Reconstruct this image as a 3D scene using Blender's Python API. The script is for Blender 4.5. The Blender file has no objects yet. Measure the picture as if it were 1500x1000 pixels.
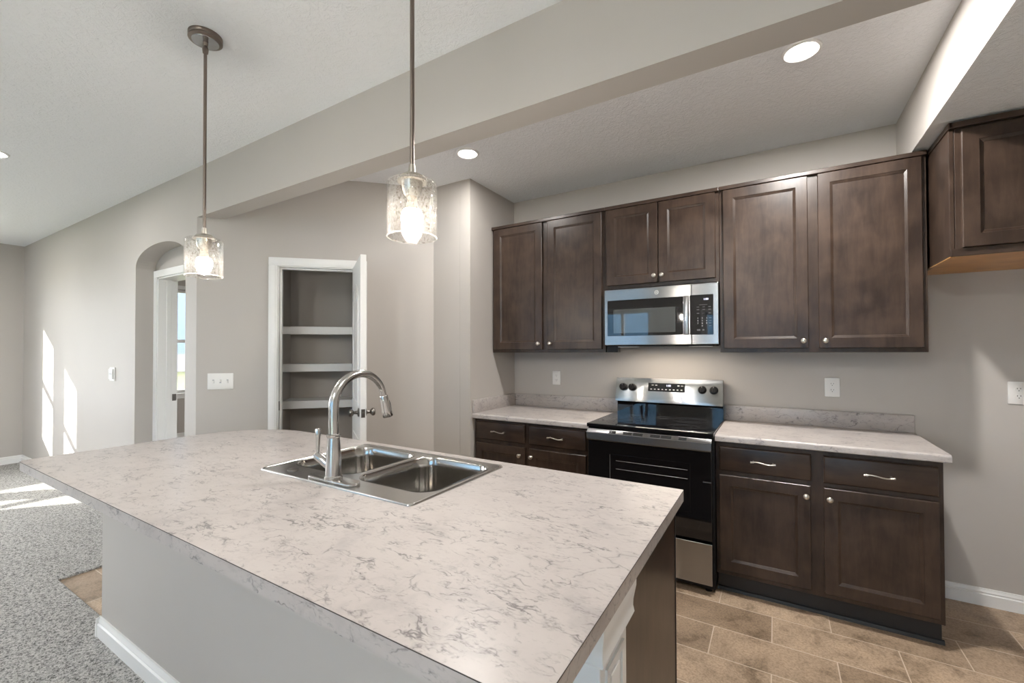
import bpy, bmesh, math, random
from mathutils import Matrix, Vector

random.seed(4)
C = bpy.context.scene.collection
S = bpy.context.scene
R = math.radians

# ------------------------------------------------------------------ camera
cam_d = bpy.data.cameras.new('camera')
cam = bpy.data.objects.new('camera', cam_d)
C.objects.link(cam)
cam_d.sensor_fit = 'HORIZONTAL'
cam_d.sensor_width = 36.0
cam_d.lens = 638.15 / 1500 * 36.0
cam_d.shift_y = 5.88 / 1500
cam_d.clip_start = 0.02
cam_d.clip_end = 200
yw, pt, rl = R(31.184), R(0.7286), R(-0.1636)
fw = Vector((-math.sin(yw) * math.cos(pt), math.cos(yw) * math.cos(pt), math.sin(pt)))
rt = Vector((math.cos(yw), math.sin(yw), 0))
up = rt.cross(fw)
r2 = rt * math.cos(rl) + up * math.sin(rl)
u2 = -rt * math.sin(rl) + up * math.cos(rl)
cam.matrix_world = Matrix(((r2.x, u2.x, -fw.x, 0), (r2.y, u2.y, -fw.y, 0), (r2.z, u2.z, -fw.z, 1.3958), (0, 0, 0, 1)))
S.camera = cam

# ------------------------------------------------------------------ world, sun, exposure
S.view_settings.view_transform = 'Standard'
S.view_settings.look = 'None'
S.view_settings.gamma = 1.0
S.view_settings.use_curve_mapping = False
S.view_settings.exposure = 1.36
S.cycles.use_denoising = True
S.cycles.max_bounces = 10
S.cycles.diffuse_bounces = 6
S.cycles.glossy_bounces = 5
S.cycles.transparent_max_bounces = 16
S.cycles.sample_clamp_indirect = 6.0
S.cycles.caustics_reflective = False
S.cycles.caustics_refractive = False

SKY = 10.0
CAN_W = 16.0
BULB_E = 165.0
FILL_DOME_E = 62.0
wd = bpy.data.worlds.new('world')
S.world = wd
wd.use_nodes = True
bg = wd.node_tree.nodes['Background']
bg.inputs['Color'].default_value = (0.97, 0.965, 1.0, 1)
bg.inputs['Strength'].default_value = SKY
sun_d = bpy.data.lights.new('sun', 'SUN')
sun_d.energy = 10.0
sun_d.angle = R(0.6)
sun_d.color = (1.0, 0.95, 0.86)
sun = bpy.data.objects.new('sun', sun_d)
C.objects.link(sun)
sun.rotation_euler = Vector((1.0, 1.2, -0.57)).to_track_quat('-Z', 'Y').to_euler()

# ------------------------------------------------------------------ materials
def new_mat(name):
    m = bpy.data.materials.new(name)
    m.use_nodes = True
    nt = m.node_tree
    return m, nt, nt.nodes['Principled BSDF'], nt.links

def node(nt, kind, **kw):
    n = nt.nodes.new(kind)
    for k, v in kw.items():
        setattr(n, k, v)
    return n

def world_pos(nt, scale=(1, 1, 1), loc=(0, 0, 0)):
    g = node(nt, 'ShaderNodeNewGeometry')
    mp = node(nt, 'ShaderNodeMapping')
    mp.inputs['Scale'].default_value = scale
    mp.inputs['Location'].default_value = loc
    nt.links.new(g.outputs['Position'], mp.inputs['Vector'])
    return mp.outputs['Vector']

def noise(nt, vec, scale, detail=4, rough=0.55, dist=0.0):
    n = node(nt, 'ShaderNodeTexNoise')
    n.inputs['Scale'].default_value = scale
    n.inputs['Detail'].default_value = detail
    n.inputs['Roughness'].default_value = rough
    n.inputs['Distortion'].default_value = dist
    nt.links.new(vec, n.inputs['Vector'])
    return n.outputs['Fac']

def ramp(nt, fac, stops):
    r = node(nt, 'ShaderNodeValToRGB')
    while len(r.color_ramp.elements) < len(stops):
        r.color_ramp.elements.new(0.5)
    for e, (p, c) in zip(r.color_ramp.elements, stops):
        e.position = p
        e.color = c if len(c) == 4 else (*c, 1)
    nt.links.new(fac, r.inputs['Fac'])
    return r.outputs['Color']

def mathn(nt, op, a, b=None):
    n = node(nt, 'ShaderNodeMath', operation=op)
    for i, v in enumerate((a, b)):
        if v is None: continue
        if isinstance(v, (int, float)): n.inputs[i].default_value = v
        else: nt.links.new(v, n.inputs[i])
    return n.outputs[0]

def mix(nt, fac, a, b, blend='MIX'):
    n = node(nt, 'ShaderNodeMix', data_type='RGBA', blend_type=blend)
    for sock, v in ((n.inputs[0], fac), (n.inputs[6], a), (n.inputs[7], b)):
        if isinstance(v, (int, float)): sock.default_value = v
        elif isinstance(v, tuple): sock.default_value = v if len(v) == 4 else (*v, 1)
        else: nt.links.new(v, sock)
    return n.outputs[2]

def bump(nt, b, height, strength, dist=0.01):
    n = node(nt, 'ShaderNodeBump')
    n.inputs['Strength'].default_value = strength
    n.inputs['Distance'].default_value = dist
    nt.links.new(height, n.inputs['Height'])
    nt.links.new(n.outputs['Normal'], b.inputs['Normal'])

def plain(name, col, rough=0.5, metal=0.0, spec=0.5, coat=0.0):
    m, nt, b, L = new_mat(name)
    b.inputs['Base Color'].default_value = (*col, 1)
    b.inputs['Roughness'].default_value = rough
    b.inputs['Metallic'].default_value = metal
    b.inputs['Specular IOR Level'].default_value = spec
    b.inputs['Coat Weight'].default_value = coat
    return m

def mat_paint(name, col, rough=0.6):
    m, nt, b, L = new_mat(name)
    v = world_pos(nt)
    b.inputs['Roughness'].default_value = rough
    n = noise(nt, v, 1.3, 2)
    d = tuple(c * 0.97 for c in col)
    L.new(ramp(nt, n, [(0.3, d), (0.7, col)]), b.inputs['Base Color'])
    bump(nt, b, noise(nt, v, 260, 2), 0.06, 0.002)
    b.inputs['Specular IOR Level'].default_value = 0.3
    return m

def mat_ceiling():
    m, nt, b, L = new_mat('ceiling_texture')
    v = world_pos(nt)
    b.inputs['Base Color'].default_value = (0.80, 0.815, 0.84, 1)
    b.inputs['Roughness'].default_value = 0.9
    b.inputs['Specular IOR Level'].default_value = 0.1
    n1 = noise(nt, v, 30, 5, 0.65, 1.2)
    h = ramp(nt, n1, [(0.42, (0, 0, 0)), (0.58, (1, 1, 1))])
    bump(nt, b, h, 0.40, 0.006)
    return m

def mat_wood(name, vertical=True, base=(0.0225, 0.0134, 0.0095), light=(0.058, 0.0368, 0.0262)):
    m, nt, b, L = new_mat(name)
    sc = (9, 9, 1.3) if vertical else (1.3, 9, 9)
    v = world_pos(nt, sc)
    v2 = world_pos(nt, (1, 1, 1))
    grain = noise(nt, v, 4.5, 6, 0.62, 0.4)
    blot = noise(nt, v2, 7, 3, 0.5, 0.3)
    f = mathn(nt, 'ADD', mathn(nt, 'MULTIPLY', grain, 0.42), mathn(nt, 'MULTIPLY', blot, 0.58))
    L.new(ramp(nt, f, [(0.36, base), (0.62, light)]), b.inputs['Base Color'])
    b.inputs['Roughness'].default_value = 0.32
    b.inputs['Specular IOR Level'].default_value = 0.38
    bump(nt, b, grain, 0.05, 0.002)
    return m

def mat_marble():
    m, nt, b, L = new_mat('marble_laminate')
    v = world_pos(nt, (1, 1, 1))
    def add(vec, sc_, amp):
        t = node(nt, 'ShaderNodeTexNoise')
        t.inputs['Scale'].default_value = sc_
        t.inputs['Detail'].default_value = 3
        L.new(v, t.inputs['Vector'])
        sub = node(nt, 'ShaderNodeVectorMath', operation='SUBTRACT')
        sub.inputs[1].default_value = (0.5, 0.5, 0.5)
        L.new(t.outputs['Color'], sub.inputs[0])
        k = node(nt, 'ShaderNodeVectorMath', operation='SCALE')
        k.inputs['Scale'].default_value = amp
        L.new(sub.outputs[0], k.inputs[0])
        a = node(nt, 'ShaderNodeVectorMath', operation='ADD')
        L.new(vec, a.inputs[0]); L.new(k.outputs[0], a.inputs[1])
        return a.outputs[0]
    def streak(sx, sy, warp, width, seed, lo, hi, ang, msc):
        w = add(add(v, 9, warp), 40, warp * 0.28)
        mp = node(nt, 'ShaderNodeMapping')
        mp.inputs['Rotation'].default_value = (0, 0, R(ang))
        mp.inputs['Scale'].default_value = (sx, sy, sy)
        mp.inputs['Location'].default_value = (seed, seed * 0.61, seed * 0.3)
        L.new(w, mp.inputs['Vector'])
        n = noise(nt, mp.outputs[0], 1.0, 3, 0.6)
        d = mathn(nt, 'ABSOLUTE', mathn(nt, 'SUBTRACT', n, 0.5))
        r = ramp(nt, d, [(0.0, (1, 1, 1)), (width * 0.4, (0.55, 0.55, 0.55)), (width, (0, 0, 0))])
        m2 = node(nt, 'ShaderNodeMapping')
        m2.inputs['Rotation'].default_value = (0, 0, R(ang))
        m2.inputs['Scale'].default_value = (0.6, 1.2, 1.2)
        m2.inputs['Location'].default_value = (seed * 1.7, seed, 0)
        L.new(v, m2.inputs['Vector'])
        mk = noise(nt, m2.outputs[0], msc, 4, 0.7)
        return mathn(nt, 'MULTIPLY', r, ramp(nt, mk, [(lo, (0, 0, 0)), (hi, (1, 1, 1))]))
    def crack(scale, width, seed, lo, hi, msc):
        w = add(add(v, 9, 0.10), 38, 0.022)
        mp = node(nt, 'ShaderNodeMapping')
        mp.inputs['Scale'].default_value = (0.7, 1.25, 1.25)
        mp.inputs['Location'].default_value = (seed, seed * 0.37, 0)
        L.new(w, mp.inputs['Vector'])
        vo = node(nt, 'ShaderNodeTexVoronoi', feature='DISTANCE_TO_EDGE')
        vo.inputs['Scale'].default_value = scale
        L.new(mp.outputs[0], vo.inputs['Vector'])
        r = ramp(nt, vo.outputs['Distance'], [(0.0, (1, 1, 1)), (width * 0.3, (0.6, 0.6, 0.6)), (width, (0, 0, 0))])
        mk = noise(nt, mp.outputs[0], msc, 4, 0.65)
        return mathn(nt, 'MULTIPLY', r, ramp(nt, mk, [(lo, (0, 0, 0)), (hi, (1, 1, 1))]))
    a = streak(7, 21, 0.07, 0.030, 0.0, 0.50, 0.62, 4, 14)
    c = streak(13, 38, 0.05, 0.045, 4.3, 0.52, 0.66, -7, 24)
    e = crack(9.0, 0.030, 7.7, 0.50, 0.63, 18)
    g = streak(22, 60, 0.03, 0.07, 2.9, 0.50, 0.70, 3, 34)
    vein = mathn(nt, 'ADD', mathn(nt, 'ADD', mathn(nt, 'MULTIPLY', a, 0.95), mathn(nt, 'MULTIPLY', c, 0.75)), mathn(nt, 'ADD', mathn(nt, 'MULTIPLY', e, 0.70), mathn(nt, 'MULTIPLY', g, 0.35)))
    vein = mathn(nt, 'MINIMUM', vein, 0.85)
    cl = noise(nt, add(v, 5, 0.2), 7, 5, 0.62)
    basec = ramp(nt, cl, [(0.30, (0.36, 0.33, 0.318)), (0.45, (0.43, 0.393, 0.375)), (0.70, (0.465, 0.428, 0.407))])
    L.new(mix(nt, vein, basec, (0.11, 0.10, 0.10)), b.inputs['Base Color'])
    b.inputs['Roughness'].default_value = 0.30
    b.inputs['Specular IOR Level'].default_value = 0.5
    return m

def mat_tile():
    m, nt, b, L = new_mat('floor_tile')
    h = 0.2355
    v = world_pos(nt, (1, 1, 1), (0.0285 + 0.503 * 20, -2.67 + h * 30, 0))
    br = node(nt, 'ShaderNodeTexBrick')
    br.offset = 0.5; br.offset_frequency = 2; br.squash = 1.0
    br.inputs['Scale'].default_value = 1.0
    br.inputs['Brick Width'].default_value = 0.503
    br.inputs['Row Height'].default_value = h
    br.inputs['Mortar Size'].default_value = 0.0025
    br.inputs['Mortar Smooth'].default_value = 0.1
    br.inputs['Bias'].default_value = 0.0
    br.inputs['Color1'].default_value = (0.31, 0.225, 0.155, 1)
    br.inputs['Color2'].default_value = (0.58, 0.445, 0.325, 1)
    br.inputs['Mortar'].default_value = (0.52, 0.42, 0.33, 1)
    L.new(v, br.inputs['Vector'])
    p = world_pos(nt)
    n1 = noise(nt, p, 4.0, 10, 0.78, 0.2)
    n2 = noise(nt, p, 95, 4, 0.75)
    dark = ramp(nt, n1, [(0.36, (0.40, 0.37, 0.33)), (0.48, (0.88, 0.86, 0.84)), (0.62, (1.08, 1.06, 1.04))])
    sp = ramp(nt, n2, [(0.40, (0.62, 0.59, 0.55)), (0.55, (1, 1, 1))])
    c = mix(nt, 1.0, br.outputs['Color'], dark, 'MULTIPLY')
    c = mix(nt, 0.8, c, sp, 'MULTIPLY')
    c = mix(nt, br.outputs['Fac'], c, (0.60, 0.50, 0.40))
    L.new(c, b.inputs['Base Color'])
    b.inputs['Roughness'].default_value = 0.42
    return m

def mat_carpet(name, col):
    m, nt, b, L = new_mat(name)
    v = world_pos(nt)
    n1 = noise(nt, v, 150, 2, 0.6)
    n2 = noise(nt, v, 62, 3, 0.7)
    f = mathn(nt, 'ADD', mathn(nt, 'MULTIPLY', n1, 0.5), mathn(nt, 'MULTIPLY', n2, 0.5))
    d = tuple(x * 0.30 for x in col)
    l = tuple(min(1, x * 1.45) for x in col)
    L.new(ramp(nt, f, [(0.40, d), (0.5, col), (0.60, l)]), b.inputs['Base Color'])
    b.inputs['Roughness'].default_value = 1.0
    b.inputs['Specular IOR Level'].default_value = 0.05
    bump(nt, b, f, 0.8, 0.010)
    return m

def mat_steel(name, col=(0.40, 0.40, 0.40), rough=0.22, axis='x'):
    m, nt, b, L = new_mat(name)
    sc = {'x': (3, 400, 400), 'z': (400, 400, 3), 'y': (400, 3, 400)}[axis]
    v = world_pos(nt, sc)
    n = noise(nt, v, 1.0, 2)
    b.inputs['Base Color'].default_value = (*col, 1)
    b.inputs['Metallic'].default_value = 1.0
    b.inputs['Roughness'].default_value = rough
    L.new(ramp(nt, n, [(0.3, tuple(c * 0.94 for c in col)), (0.7, col)]), b.inputs['Base Color'])
    b.inputs['Anisotropic'].default_value = 0.85
    b.inputs['Anisotropic Rotation'].default_value = 0.25
    tg = node(nt, 'ShaderNodeTangent', direction_type='RADIAL', axis='Z')
    L.new(tg.outputs[0], b.inputs['Tangent'])
    return m

def mat_emit(name, col, e):
    m, nt, b, L = new_mat(name)
    b.inputs['Base Color'].default_value = (*col, 1)
    b.inputs['Emission Color'].default_value = (*col, 1)
    b.inputs['Emission Strength'].default_value = e
    return m

def mat_seeded_glass(name='seeded_glass', base=0.003):
    m, nt, b, L = new_mat(name)
    out = nt.nodes['Material Output']
    tr = node(nt, 'ShaderNodeBsdfTransparent')
    tr.inputs['Color'].default_value = (0.99, 0.985, 0.975, 1)
    gl = node(nt, 'ShaderNodeBsdfGlossy')
    gl.inputs['Roughness'].default_value = 0.04
    tl = node(nt, 'ShaderNodeBsdfTranslucent')
    tl.inputs['Color'].default_value = (0.95, 0.92, 0.88, 1)
    lw = node(nt, 'ShaderNodeLayerWeight')
    lw.inputs['Blend'].default_value = 0.22
    v = world_pos(nt, (1, 1, 0.6))
    vo = node(nt, 'ShaderNodeTexVoronoi')
    vo.inputs['Scale'].default_value = 105
    L.new(v, vo.inputs['Vector'])
    seeds = ramp(nt, vo.outputs['Distance'], [(0.10, (1, 1, 1)), (0.26, (0, 0, 0))])
    pick = ramp(nt, noise(nt, v, 120, 2), [(0.52, (0, 0, 0)), (0.60, (1, 1, 1))])
    sd = mathn(nt, 'MULTIPLY', mathn(nt, 'MULTIPLY', seeds, pick), 0.07)
    speck = ramp(nt, noise(nt, v, 170, 3, 0.7), [(0.56, (0.99, 0.985, 0.975)), (0.66, (0.72, 0.68, 0.63))])
    L.new(speck, tr.inputs['Color'])
    edge = mathn(nt, 'MULTIPLY', lw.outputs['Fresnel'], 0.3)
    m1 = node(nt, 'ShaderNodeMixShader'); m2 = node(nt, 'ShaderNodeMixShader')
    L.new(edge, m1.inputs[0]); L.new(tr.outputs[0], m1.inputs[1]); L.new(gl.outputs[0], m1.inputs[2])
    f2 = mathn(nt, 'ADD', mathn(nt, 'ADD', sd, base), mathn(nt, 'MULTIPLY', lw.outputs['Fresnel'], 0.002))
    L.new(f2, m2.inputs[0]); L.new(m1.outputs[0], m2.inputs[1]); L.new(tl.outputs[0], m2.inputs[2])
    L.new(m2.outputs[0], out.inputs['Surface'])
    return m

def mat_window_glass(name='window_glass', tint=(0.96, 0.98, 0.98)):
    m, nt, b, L = new_mat(name)
    out = nt.nodes['Material Output']
    tr = node(nt, 'ShaderNodeBsdfTransparent')
    tr.inputs['Color'].default_value = (*tint, 1)
    gl = node(nt, 'ShaderNodeBsdfGlossy')
    gl.inputs['Roughness'].default_value = 0.0
    lw = node(nt, 'ShaderNodeLayerWeight')
    lw.inputs['Blend'].default_value = 0.08
    mx = node(nt, 'ShaderNodeMixShader')
    L.new(mathn(nt, 'MULTIPLY', lw.outputs['Fresnel'], 0.6), mx.inputs[0])
    L.new(tr.outputs[0], mx.inputs[1]); L.new(gl.outputs[0], mx.inputs[2])
    L.new(mx.outputs[0], out.inputs['Surface'])
    return m

def mat_siding(name, col):
    m, nt, b, L = new_mat(name)
    v = world_pos(nt, (0, 0, 1))
    wv = node(nt, 'ShaderNodeTexWave', wave_type='BANDS', bands_direction='Z', wave_profile='SAW')
    wv.inputs['Scale'].default_value = 0.314 / 0.16
    L.new(v, wv.inputs['Vector'])
    d = tuple(c * 0.45 for c in col)
    L.new(ramp(nt, wv.outputs['Fac'], [(0.0, d), (0.10, col), (1.0, col)]), b.inputs['Base Color'])
    b.inputs['Roughness'].default_value = 0.6
    return m

def mat_grass():
    m, nt, b, L = new_mat('lawn_grass')
    v = world_pos(nt)
    n = noise(nt, v, 3, 6, 0.7)
    L.new(ramp(nt, n, [(0.3, (0.06, 0.072, 0.028)), (0.7, (0.13, 0.14, 0.065))]), b.inputs['Base Color'])
    b.inputs['Roughness'].default_value = 0.95
    return m

WALL = (0.485, 0.456, 0.426)
M = dict(
    paint=mat_paint('wall_paint', WALL),
    ceiling=mat_ceiling(),
    white=plain('white_trim_paint', (0.78, 0.78, 0.77), 0.35),
    plate=plain('white_plastic', (0.76, 0.75, 0.73), 0.4),
    slot=plain('dark_slot', (0.02, 0.02, 0.02), 0.6),
    wood=mat_wood('cabinet_wood', True),
    wood_h=mat_wood('drawer_wood', False),
    wood_in=mat_wood('raw_cabinet_underside', False, (0.50, 0.24, 0.075), (0.68, 0.37, 0.13)),
    kick=plain('toe_kick_black', (0.014, 0.014, 0.015), 0.5),
    marble=mat_marble(),
    seam=plain('laminate_seam_dark', (0.05, 0.04, 0.035), 0.5),
    tile=mat_tile(),
    carpet=mat_carpet('carpet_pile', (0.395, 0.388, 0.375)),
    steel=mat_steel('brushed_stainless', axis='x'),
    sink=plain('sink_stainless', (0.52, 0.51, 0.495), 0.24, 1.0),
    bowl=plain('basin_stainless', (0.50, 0.485, 0.465), 0.15, 1.0),
    chrome=plain('faucet_stainless', (0.55, 0.535, 0.52), 0.20, 1.0),
    nickel=plain('satin_nickel', (0.62, 0.58, 0.52), 0.28, 1.0),
    bronze=plain('brushed_bronze_nickel', (0.23, 0.19, 0.165), 0.36, 1.0),
    dark_metal=plain('dark_nickel', (0.22, 0.205, 0.19), 0.3, 1.0),
    black=plain('black_enamel', (0.008, 0.008, 0.009), 0.42, 0.0, 0.2),
    glass_black=plain('black_glass', (0.006, 0.006, 0.007), 0.03, 0.0, 0.5, 0.3),
    oven_glass=plain('oven_window_glass', (0.006, 0.006, 0.007), 0.03, 0.0, 0.5, 0.3),
    mesh_glass=plain('microwave_mesh_glass', (0.055, 0.06, 0.06), 0.03, 0.0, 0.7, 0.6),
    mark=plain('printed_marks', (0.45, 0.45, 0.46), 0.5),
    faint=plain('faint_print', (0.10, 0.10, 0.105), 0.5),
    ring=plain('burner_ring_print', (0.07, 0.07, 0.075), 0.2),
    rack=plain('oven_rack', (0.30, 0.30, 0.31), 0.3, 1.0),
    led=mat_emit('display_led', (0.75, 0.80, 1.0), 0.6),
    lens=mat_emit('recessed_lens', (1.0, 0.96, 0.90), 30.0),
    dome=mat_emit('fill_dome_glow', (1.0, 0.955, 0.90), FILL_DOME_E),
    bulb=mat_emit('bulb_glow', (1.0, 0.945, 0.87), BULB_E),
    bulb_base=plain('bulb_collar', (0.80, 0.68, 0.55), 0.5),
    seeded=mat_seeded_glass(),
    glass_rim=mat_seeded_glass('glass_rim', 0.03),
    pane=mat_window_glass(),
    dimmed_pane=mat_window_glass('dimmed_window_glass', (0.60, 0.60, 0.60)),  # glass darkened to tone down the bright view outside
    siding=mat_siding('blue_siding', (0.05, 0.13, 0.22)),
    siding_pale=mat_siding('pale_siding', (0.12, 0.17, 0.235)),
    lavender=plain('pale_render', (0.20, 0.195, 0.24), 0.7),
    roof=plain('roof_shingle', (0.10, 0.10, 0.11), 0.9),
    grass=mat_grass(),
)

# ------------------------------------------------------------------ mesh helpers
class MB:
    def __init__(self):
        self.bm = bmesh.new()
    def merge(self, t, mtx=None):
        if mtx is not None:
            bmesh.ops.transform(t, matrix=mtx, verts=t.verts)
        me = bpy.data.meshes.new('t')
        t.to_mesh(me); t.free()
        self.bm.from_mesh(me)
        bpy.data.meshes.remove(me)
        return self
    def box(self, x0, x1, y0, y1, z0, z1, bev=0.0, seg=2, mtx=None):
        t = bmesh.new()
        bmesh.ops.create_cube(t, size=1.0)
        for v in t.verts:
            v.co = Vector(((x0 + x1) / 2 + v.co.x * (x1 - x0), (y0 + y1) / 2 + v.co.y * (y1 - y0), (z0 + z1) / 2 + v.co.z * (z1 - z0)))
        if bev:
            bmesh.ops.bevel(t, geom=t.edges[:], offset=bev, segments=seg, profile=0.5, affect='EDGES')
        return self.merge(t, mtx)
    def prism(self, pts, axis, a0, a1, holes=(), bev=0.0, mtx=None):
        t = bmesh.new()
        def P(p, a):
            return Vector((p[0], p[1], a)) if axis == 'z' else Vector((p[0], a, p[1])) if axis == 'y' else Vector((a, p[0], p[1]))
        edges = []
        for loop in [pts] + list(holes):
            vs = [t.verts.new(P(p, a0)) for p in loop]
            for i in range(len(vs)):
                edges.append(t.edges.new((vs[i], vs[(i + 1) % len(vs)])))
        if holes:
            bmesh.ops.triangle_fill(t, use_beauty=True, use_dissolve=False, edges=edges)
        else:
            t.verts.ensure_lookup_table()
            t.faces.new(t.verts[:])
        r = bmesh.ops.extrude_face_region(t, geom=t.faces[:])
        d = P((0, 0), a1) - P((0, 0), a0)
        bmesh.ops.translate(t, vec=d, verts=[g for g in r['geom'] if isinstance(g, bmesh.types.BMVert)])
        if bev:
            es = [e for e in t.edges if len(e.link_faces) == 2 and e.calc_face_angle(0) > 0.5 and abs((e.verts[0].co - e.verts[1].co).normalized().dot(d.normalized())) < 0.3]
            bmesh.ops.bevel(t, geom=es, offset=bev, segments=2, profile=0.5, affect='EDGES')
        bmesh.ops.recalc_face_normals(t, faces=t.faces)
        return self.merge(t, mtx)
    def lathe(self, prof, c=(0, 0, 0), segs=32, mtx=None, cap0=True, cap1=True):
        t = bmesh.new()
        rings = []
        for r, z in prof:
            rings.append([t.verts.new((r * math.cos(2 * math.pi * i / segs), r * math.sin(2 * math.pi * i / segs), z)) for i in range(segs)])
        for a, b in zip(rings, rings[1:]):
            for i in range(segs):
                j = (i + 1) % segs
                t.faces.new((a[i], a[j], b[j], b[i]))
        if cap0: t.faces.new(rings[0][::-1])
        if cap1: t.faces.new(rings[-1])
        bmesh.ops.recalc_face_normals(t, faces=t.faces)
        if mtx is not None: bmesh.ops.transform(t, matrix=mtx, verts=t.verts)
        bmesh.ops.translate(t, vec=Vector(c), verts=t.verts)
        return self.merge(t)
    def tube(self, path, rad, segs=16, flat=None):
        t = bmesh.new()
        path = [Vector(p) for p in path]
        n = len(path)
        rads = rad if isinstance(rad, (list, tuple)) else [rad] * n
        prev = None
        rings = []
        for i, p in enumerate(path):
            d = (path[min(i + 1, n - 1)] - path[max(i - 1, 0)]).normalized()
            if prev is None:
                a = Vector((0, 0, 1)) if abs(d.z) < 0.9 else Vector((1, 0, 0))
                u = d.cross(a).normalized()
            else:
                u = (prev - d * prev.dot(d)).normalized()
            prev = u
            w = d.cross(u).normalized()
            f = flat[i] if flat else 1.0
            rings.append([t.verts.new(p + u * (rads[i] * math.cos(2 * math.pi * k / segs)) + w * (rads[i] * f * math.sin(2 * math.pi * k / segs))) for k in range(segs)])
        for a, b in zip(rings, rings[1:]):
            for k in range(segs):
                j = (k + 1) % segs
                t.faces.new((a[k], a[j], b[j], b[k]))
        t.faces.new(rings[0][::-1]); t.faces.new(rings[-1])
        bmesh.ops.recalc_face_normals(t, faces=t.faces)
        return self.merge(t)
    def cyl(self, p0, p1, r, segs=20):
        return self.tube([p0, p1], r, segs)
    def loft(self, loops, cap_last=True):
        t = bmesh.new()
        rs = [[t.verts.new(p) for p in lp] for lp in loops]
        n = len(rs[0])
        for a, b in zip(rs, rs[1:]):
            for k in range(n):
                j = (k + 1) % n
                t.faces.new((a[k], a[j], b[j], b[k]))
        if cap_last: t.faces.new(rs[-1])
        return self.merge(t)
    def torus(self, c, R_, r, mtx=None, segs=32, ms=8):
        pts = []
        t = bmesh.new()
        rings = []
        for i in range(segs):
            a = 2 * math.pi * i / segs
            rings.append([t.verts.new(((R_ + r * math.cos(2 * math.pi * k / ms)) * math.cos(a), (R_ + r * math.cos(2 * math.pi * k / ms)) * math.sin(a), r * math.sin(2 * math.pi * k / ms))) for k in range(ms)])
        for i in range(segs):
            a, b = rings[i], rings[(i + 1) % segs]
            for k in range(ms):
                j = (k + 1) % ms
                t.faces.new((a[k], a[j], b[j], b[k]))
        bmesh.ops.recalc_face_normals(t, faces=t.faces)
        if mtx is not None: bmesh.ops.transform(t, matrix=mtx, verts=t.verts)
        bmesh.ops.translate(t, vec=Vector(c), verts=t.verts)
        return self.merge(t)

def top_origin(o):
    v = Vector((0, 0, 0))
    while o is not None:
        v += Vector(o.location); o = o.parent
    return v

def obj(name, mb, mat, parent=None, smooth=None, mats=None, label=None):
    """one mesh object; vertices are given in world coordinates"""
    off = top_origin(parent) if parent else Vector((0, 0, 0))
    bm = mb.bm
    if parent:
        bmesh.ops.translate(bm, vec=-off, verts=bm.verts)
    me = bpy.data.meshes.new(name)
    bm.to_mesh(me); bm.free()
    me.materials.append(mat)
    for x in (mats or []): me.materials.append(x)
    if smooth is not None:
        me.shade_smooth()
        me.set_sharp_from_angle(angle=R(smooth))
    o = bpy.data.objects.new(name, me)
    C.objects.link(o)
    if parent: o.parent = parent
    if label: o['label'] = label
    return o

def thing(name, label, cat, loc=(0, 0, 0), group=None):
    o = bpy.data.objects.new(name, None)
    o.empty_display_size = 0.1
    C.objects.link(o)
    o.location = loc
    o['label'] = label; o['category'] = cat
    if group: o['group'] = group
    return o

def tag(o, label, cat, group=None):
    o['label'] = label; o['category'] = cat
    if group: o['group'] = group
    return o

def struct(name, mb, mat, parent=None, smooth=None, mats=None):
    o = obj(name, mb, mat, parent, smooth, mats)
    if parent is None: o['kind'] = 'structure'
    return o

def struct_empty(name, loc=(0, 0, 0)):
    o = bpy.data.objects.new(name, None)
    o.empty_display_size = 0.1
    C.objects.link(o); o.location = loc
    o['kind'] = 'structure'
    return o

def text_on(name, body, size, mat, parent, loc, mtx):
    cu = bpy.data.curves.new(name, 'FONT')
    cu.body = body; cu.size = size; cu.extrude = 0.0002
    cu.align_x = 'CENTER'; cu.align_y = 'CENTER'
    tmp = bpy.data.objects.new('tmp_text', cu)
    C.objects.link(tmp)
    me = bpy.data.meshes.new_from_object(tmp.evaluated_get(bpy.context.evaluated_depsgraph_get()))
    bpy.data.objects.remove(tmp)
    me.name = name
    me.materials.clear(); me.materials.append(mat)
    o = bpy.data.objects.new(name, me)
    C.objects.link(o)
    o.parent = parent
    o.matrix_local = Matrix.Translation(Vector(loc) - top_origin(parent)) @ mtx
    return o
FACE_NEG_Y = Matrix.Rotation(R(90), 4, 'X')       # text facing the viewer side (-y)

def rrect(x0, x1, y0, y1, r, z, n=8):
    pts = []
    for cx, cy, a0 in ((x1 - r, y1 - r, 0), (x0 + r, y1 - r, 90), (x0 + r, y0 + r, 180), (x1 - r, y0 + r, 270)):
        for k in range(n + 1):
            a = R(a0 + 90 * k / n)
            pts.append(Vector((cx + r * math.cos(a), cy + r * math.sin(a), z)))
    return pts

# ------------------------------------------------------------------ main dimensions
ZC = 2.7425                    # ceiling
YB = 3.391                     # kitchen back wall
YA = 1.521                     # living-room wall with the arch, also the face of the beam
XL, XR, YR = -8.17, 1.75, -3.3 # outer walls
CT = 0.914                     # counter height

# ------------------------------------------------------------------ floor, ceiling
struct('floor', MB().box(-3.76, XR, 0.855, YB + 0.1, -0.1, 0.0), M['tile'])
mb = MB()
mb.prism([(XL, YR), (XR, YR), (XR, 0.855), (-3.76, 0.855), (-3.76, 4.9), (XL, 4.9)], 'z', -0.1, 0.012, bev=0.006)
struct('floor_carpet', mb, M['carpet'])
struct('ceiling', MB().box(XL - 0.15, XR + 0.15, YR - 0.15, 5.05, ZC, ZC + 0.12), M['ceiling'])

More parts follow.
